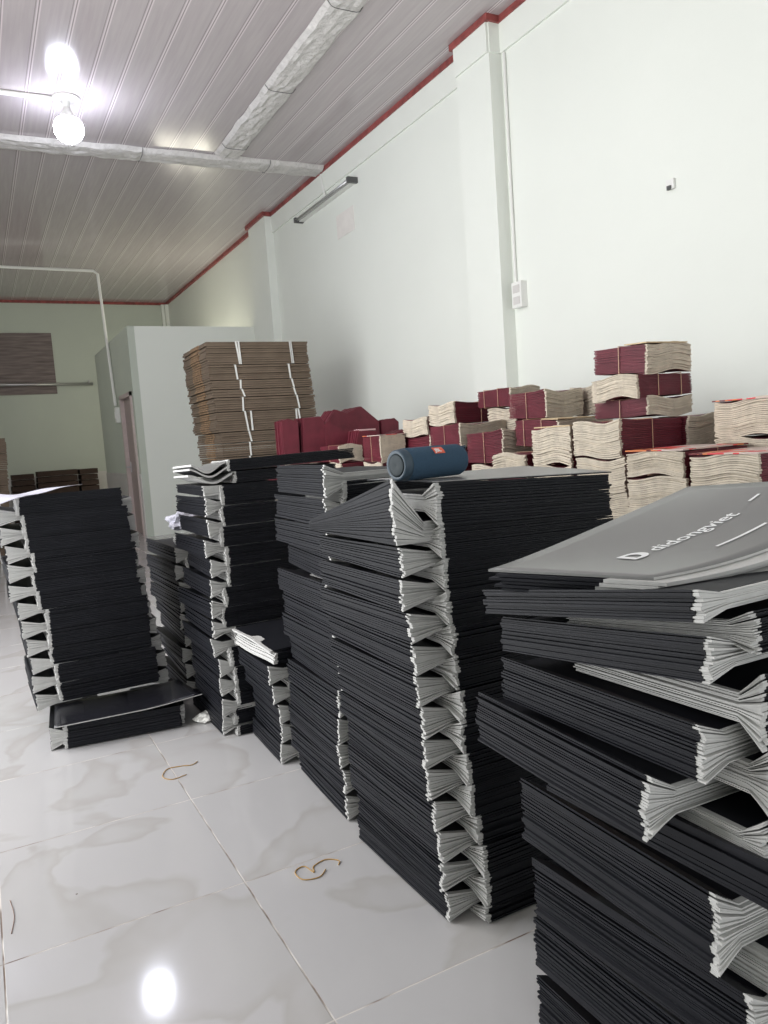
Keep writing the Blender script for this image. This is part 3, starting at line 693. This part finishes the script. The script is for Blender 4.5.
col(2.31, 1.69, .895, 'R', 'at the right front edge', 251)
red(2.36, 2.66, 1.19, 1.015, 'L', 'cream ends with tan card on top, left of the tower', 260, .33, .27, topm='tantop')
red(2.36, 2.66, 1.01, .86, 'L', 'cream ends below the tan card, left of the tower', 261, .33, .27)
col(2.37, 2.66, .855, 'R', 'left of the tower', 262)
red(2.56, 2.97, 1.225, 1.08, 'R', 'red bundle slanting behind the tan-card bundle', 270, .34, .27, tilt=-.05, topm='tantop')
red(2.37, 3.0, 1.07, .97, 'L', 'low cream ends peeping beside the tan-card bundle', 271, .33, .27)
col(2.38, 3.01, .965, 'R', 'beside the tan card', 272)
red(2.70, 3.22, 1.385, 1.235, 'R', 'red bundle with tall bright fan left of the highest tower', 280, .32, .26, tilt=-.03)
red(3.0, 3.10, 1.40, 1.24, 'L', 'dark red bundle tight behind the tall bright fan', 281, .30, .27)
col(2.86, 3.2, 1.23, 'R', 'under the tall fan', 282)
red(2.51, 3.36, 1.19, 1.01, 'R', 'red bundle with narrow white edge in mid pile', 290, .34, .20)
col(2.50, 3.37, 1.005, 'L', 'in mid pile', 291)
red(2.80, 3.65, 1.44, 1.33, 'R', 'highest red bundle in mid pile, white ends right', 300, .33, .22)
col(2.84, 3.66, 1.325, 'L', 'under the mid pile peak', 301)
red(2.50, 3.75, 1.245, 1.11, 'R', 'mid pile red bundle with white ends right, sagging', 310, .33, .33)
col(2.50, 3.74, 1.105, 'L', 'under the sagging bundle', 311)
red(2.70, 4.10, 1.385, 1.25, 'L', 'long red bundle with white ends left, far mid pile', 320, .40, .31, tilt=0)
col(2.72, 4.10, 1.245, 'R', 'far mid pile', 321)
red(2.71, 4.46, 1.31, 1.19, 'L', 'small cream ends at the far left of mid pile', 330, .30, .33)
col(2.72, 4.46, 1.185, 'R', 'far left of mid pile', 331)
red(2.50, 4.75, 1.215, 1.03, 'R', 'red and cream bundle right of the loose red bags', 340, .27, .20, topm='pinktop')
red(2.72, 4.83, 1.215, 1.03, 'L', 'red bundle turned left next to the loose red bags', 341, .28, .26, topm='pinktop')
col(2.52, 4.80, 1.025, 'L', 'right of the loose bags', 342)
red(2.36, 5.14, 1.165, 1.04, 'R', 'low red bundle in front of the loose red bags', 350, .34, .19, topm=None)
col(2.36, 5.14, 1.035, 'L', 'in front of the loose bags', 351)
# loose red bags folded over each other
def loose(P, prof, L, label, seed, yaw=0, m='maroon', top=None):
    """profile (x,z) ridge line extruded in depth as a block of sheets"""
    rnd = random.Random(seed); mb = MB(); N = 9
    for k in range(N):
        y0 = L * k / N; y1 = y0 + L / N * .85; d = rnd.uniform(-.008, .008)
        n = len(prof); vs = [(x + d, y, z + rnd.uniform(-.004, .004) if z > 0.02 else z) for y in (y0, y1) for x, z in prof]
        mb.add(vs, [tuple(range(n)), tuple(range(n, 2 * n))[::-1]] + [(i, n + i, n + (i + 1) % n, (i + 1) % n) for i in range(n)])
    o = empty('folded_red_bags', P, label, 'paper bags', 'loose folded red bags'); mb.build('folded_bags', m, o)
    if top:
        a, b, z = top
        MB().box(a, b, L * .0, L * .5, z, z + .012).build('pale_inside', 'pinktop2', o)
    o.rotation_euler = (0, 0, yaw); return o
MAT['pinktop2'] = mat('pale_pink_paper', (.66, .42, .42), .6, .3, noise_amt=.15, nscale=9)
col(2.30, 5.60, 1.03, 'R', 'under the loose bags front', 360, L=.45, W=.45, p=.17)
col(2.30, 6.15, 1.03, 'R', 'under the loose bags rear', 370, L=.45, W=.45, p=.17)
col(2.82, 5.50, 1.05, 'L', 'under the loose bags right', 380, L=.45, W=.45, p=.17)
col(2.82, 6.10, 1.10, 'L', 'under the loose bags far right', 390, L=.45, W=.45, p=.17)
loose((2.17, 5.75, 1.035), [(0, 0), (.125, 0), (.13, .33), (.05, .36), (.0, .345)], .22, 'leftmost loose red bags standing upright before the cartons', 1, -.08)
loose((2.31, 5.74, 1.035), [(0, 0), (.20, 0), (.20, .30), (.17, .365), (.02, .36)], .22, 'second loose red bags standing upright, slightly taller', 2, -.06)
loose((2.52, 5.72, 1.035), [(0, 0), (.48, 0), (.48, .13), (.22, .21), (.03, .32), (.0, .30)], .25, 'loose red bags slumping down to the right', 3, -.05, top=None)
loose((2.70, 6.10, 1.035), [(0, 0), (.50, 0), (.50, .31), (.34, .445), (.30, .44), (.20, .395), (.10, .43), (.02, .33)], .30, 'biggest heap of loose red bags with two peaks', 4, -.06)
loose((3.21, 6.06, 1.105), [(0, 0), (.16, 0), (.17, .22), (.13, .255), (.0, .24)], .28, 'dark loose red bags right of the two-peaked heap', 5, -.06)
loose((2.62, 5.44, 1.055), [(0, 0), (.40, 0), (.48, .19), (.44, .195), (.22, .12), (.20, .20), (.05, .21), (.03, .12)], .22, 'loose red bags opened with pale pink inside', 6, -.08, top=(.06, .2, .205))
# ---- cartons ----------------------------------------------------------------------
def carton_pack(x0, x1, y0, y1, z0, z1, label, group, seed, m='kraft', strap=(.27, .80), n=None, dbl=False):
    rnd = random.Random(seed); o = empty('carton_pack', (x0, y0, z0), label, 'cartons', group)
    h = z1 - z0 - .004; W, D = x1 - x0, y1 - y0; n = n or max(3, round(h / .022))
    mb = MB(); eb = MB(); j = rnd.uniform(-.02, .01)
    for k in range(n):
        a, b = h * k / n, h * (k + .86) / n; e = j + rnd.uniform(-.012, .012); g = rnd.uniform(-.01, .01); r_ = rnd.uniform(-.008, .008)
        mb.box(e, W + r_, g, D + r_, a, b)
        if m == 'kraft': eb.box(e - .012, e + .03, D * .28 + g, D * .62 + g, a + .002, b - .001)
    mb.build('flat_boards', m, o)
    if m == 'kraft': eb.build('board_ends', 'kraft2', o)
    for s_ in strap:
        for d in ((0, .035) if dbl else (0,)):
            sx = W * s_ + rnd.uniform(-.03, .03) + d; sl = rnd.uniform(-.008, .03)
            mb = MB()
            vs = []
            for (y, z, dx) in ((-.014, 0, sl), (-.014, h + .002, 0), (D + .014, h + .002, 0), (D + .014, 0, 0)):
                vs += [(sx - .009 + dx, y, z), (sx + .009 + dx, y, z)]
            mb.add(vs, [(0, 1, 3, 2), (2, 3, 5, 4), (4, 5, 7, 6)]); so = mb.build('strap', 'strap', o)
            sol = so.modifiers.new('thickness', 'SOLIDIFY'); sol.thickness = .002
    return o
ZS = [2.25, 2.02, 1.87, 1.78, 1.70, 1.56, 1.36, 1.25, 1.11, .96, .80, .64, .48, .32, .16, 0]
for k in range(len(ZS) - 1):
    carton_pack(2.10 + .012 * k, 3.17 + .008 * k, 7.5, 8.42, ZS[k + 1] + .001, ZS[k], f'strapped pack of flat brown cartons, {ordn(k)} in the big carton pile', 'packs in the big carton pile', 500 + k, dbl=k in (0, 5))
for k in range(8):
    z1 = 1.52 - k * .19
    carton_pack(-.35, .36 - .01 * k, 10.4, 11.0, max(0.001, z1 - .19), z1, f'pack of brown cartons at the left picture edge, {ordn(k)}', 'cartons at the left edge', 540 + k)
for k, (a, b, zt) in enumerate(((.58, .98, 1.0), (1.04, 1.76, 1.03), (1.82, 2.14, 1.02))):
    carton_pack(a, b, 16.2, 16.75, .002, zt, ['dark brown carton bundle, leftmost of three by the rear wall', 'dark brown carton bundle, wide middle one by the rear wall', 'dark brown carton bundle, rightmost by the rear wall'][k], 'dark cartons by the rear wall', 560 + k, m='darkcard', strap=(), n=9)

# ---- things on the floor ------------------------------------------------------------
def band(pts, r, label, m='band', name='rubber_band'):
    pp = []
    P = [Vector((a, b, r + .0005)) for a, b in pts]
    for i in range(len(P) - 1):
        p0, p1, p2, p3 = P[max(i - 1, 0)], P[i], P[i + 1], P[min(i + 2, len(P) - 1)]
        for k in range(5):
            t = k / 5; pp.append(.5 * ((2 * p1) + (p2 - p0) * t + (2 * p0 - 5 * p1 + 4 * p2 - p3) * t * t + (3 * p1 - p0 - 3 * p2 + p3) * t ** 3))
    pp.append(P[-1]); o = MB().tube(pp, r, 6).build(name, m, smooth=True); tag(o, label, 'rubber band' if m == 'band' else 'thread')
band([(.57, 2.81), (.515, 2.80), (.49, 2.845), (.52, 2.905), (.57, 2.90), (.61, 2.885), (.635, 2.905)], .0016, 'thin tan rubber band curled on the floor near the left-hand stack')
band([(.745, 1.925), (.715, 1.900), (.672, 1.915), (.668, 1.962), (.700, 1.975), (.712, 1.930), (.722, 1.958), (.765, 1.972), (.795, 1.945), (.785, 1.925)], .0016, 'tan rubber band looped on the floor beside the speaker stack')
band([(-.045, 2.12), (-.035, 2.20), (-.042, 2.29)], .001, 'thin brown thread lying on the floor tiles at far left', 'hair', 'thread')

# ------------------------------------------------------------------ lights, world
def area(name, loc, rot, sx, sy, power, col):
    l = bpy.data.lights.new(name, 'AREA'); l.shape = 'RECTANGLE'; l.size = sx; l.size_y = sy; l.energy = power; l.color = col
    o = bpy.data.objects.new(name, l); COL.objects.link(o); o.location = loc; o.rotation_euler = rot; return o
area('left_side_light', (XL - .1, 4.1, 1.7), (0, math.radians(-90), 0), 3.0, 3.9, 200, (.98, .99, 1))  # key light added at the unseen left opening
area('front_fill_light', (1.1, YF - .05, 1.7), (math.radians(90), 0, 0), 4.4, 3.0, 48, (.97, .99, 1))  # fill light added behind the camera, source unseen
def bulb(x, y, z, power, col, label):
    o = empty('ceiling_lamp', (x, y, z), label, 'lamp')
    lathe([(.10, 0), (.10, -.02), (.03, -.03), (.03, -.10), (.05, -.13), (.08, -.17), (.08, -.19)]).build('socket', 'white', o, smooth=True)
    lathe([(.08, -.19), (.10, -.22), (.11, -.27), (.10, -.33), (.06, -.38), (.02, -.40)]).build('bulb', 'bulb_dim', o, smooth=True)
    l = bpy.data.lights.new('lamp_light', 'POINT'); l.energy = power; l.color = col; l.shadow_soft_size = .3 if z > 4 else .5
    q = bpy.data.objects.new('lamp_light', l); COL.objects.link(q); q.location = (x, y, z - .58)
MAT['bulb_dim'] = mat('lit_bulb_soft', (1, 1, 1), .4, emit=(1, .95, .85), es=2.5)
bulb(3.6, 13.0, 2.95, 60, (1, .95, .80), 'lit warm bulb on a bracket inside the rear partition room')
MB().box(3.5, 4.0, 12.97, 13.03, 2.95, 2.97).build('lamp_bracket', 'white'); tag(bpy.data.objects['lamp_bracket'], 'white bracket on the side wall inside the rear partition room', 'bracket')
bulb(-.9, 13.0, ZC, 28, (.97, .97, .92), 'added unseen bulb over the left side of the rear')  # out of view, added to brighten the rear
bulb(-.9, 3.6, ZC, 80, (.97, .98, 1), 'added unseen bulb over the left side beside the stacks')  # out of view, added to light the stacks from the left
bulb(-.2, -1.2, ZC, 12, (.97, .98, 1), 'added unseen bulb near the street opening')  # out of view, added as weak fill behind the camera
wd = bpy.data.worlds.new('world'); S.world = wd; wd.use_nodes = True
wd.node_tree.nodes['Background'].inputs[0].default_value = (.9, .95, 1, 1); wd.node_tree.nodes['Background'].inputs[1].default_value = .4
S.view_settings.view_transform = 'Standard'; S.view_settings.look = 'None'; S.view_settings.gamma = 1; S.view_settings.use_curve_mapping = False
S.view_settings.exposure = 0.12
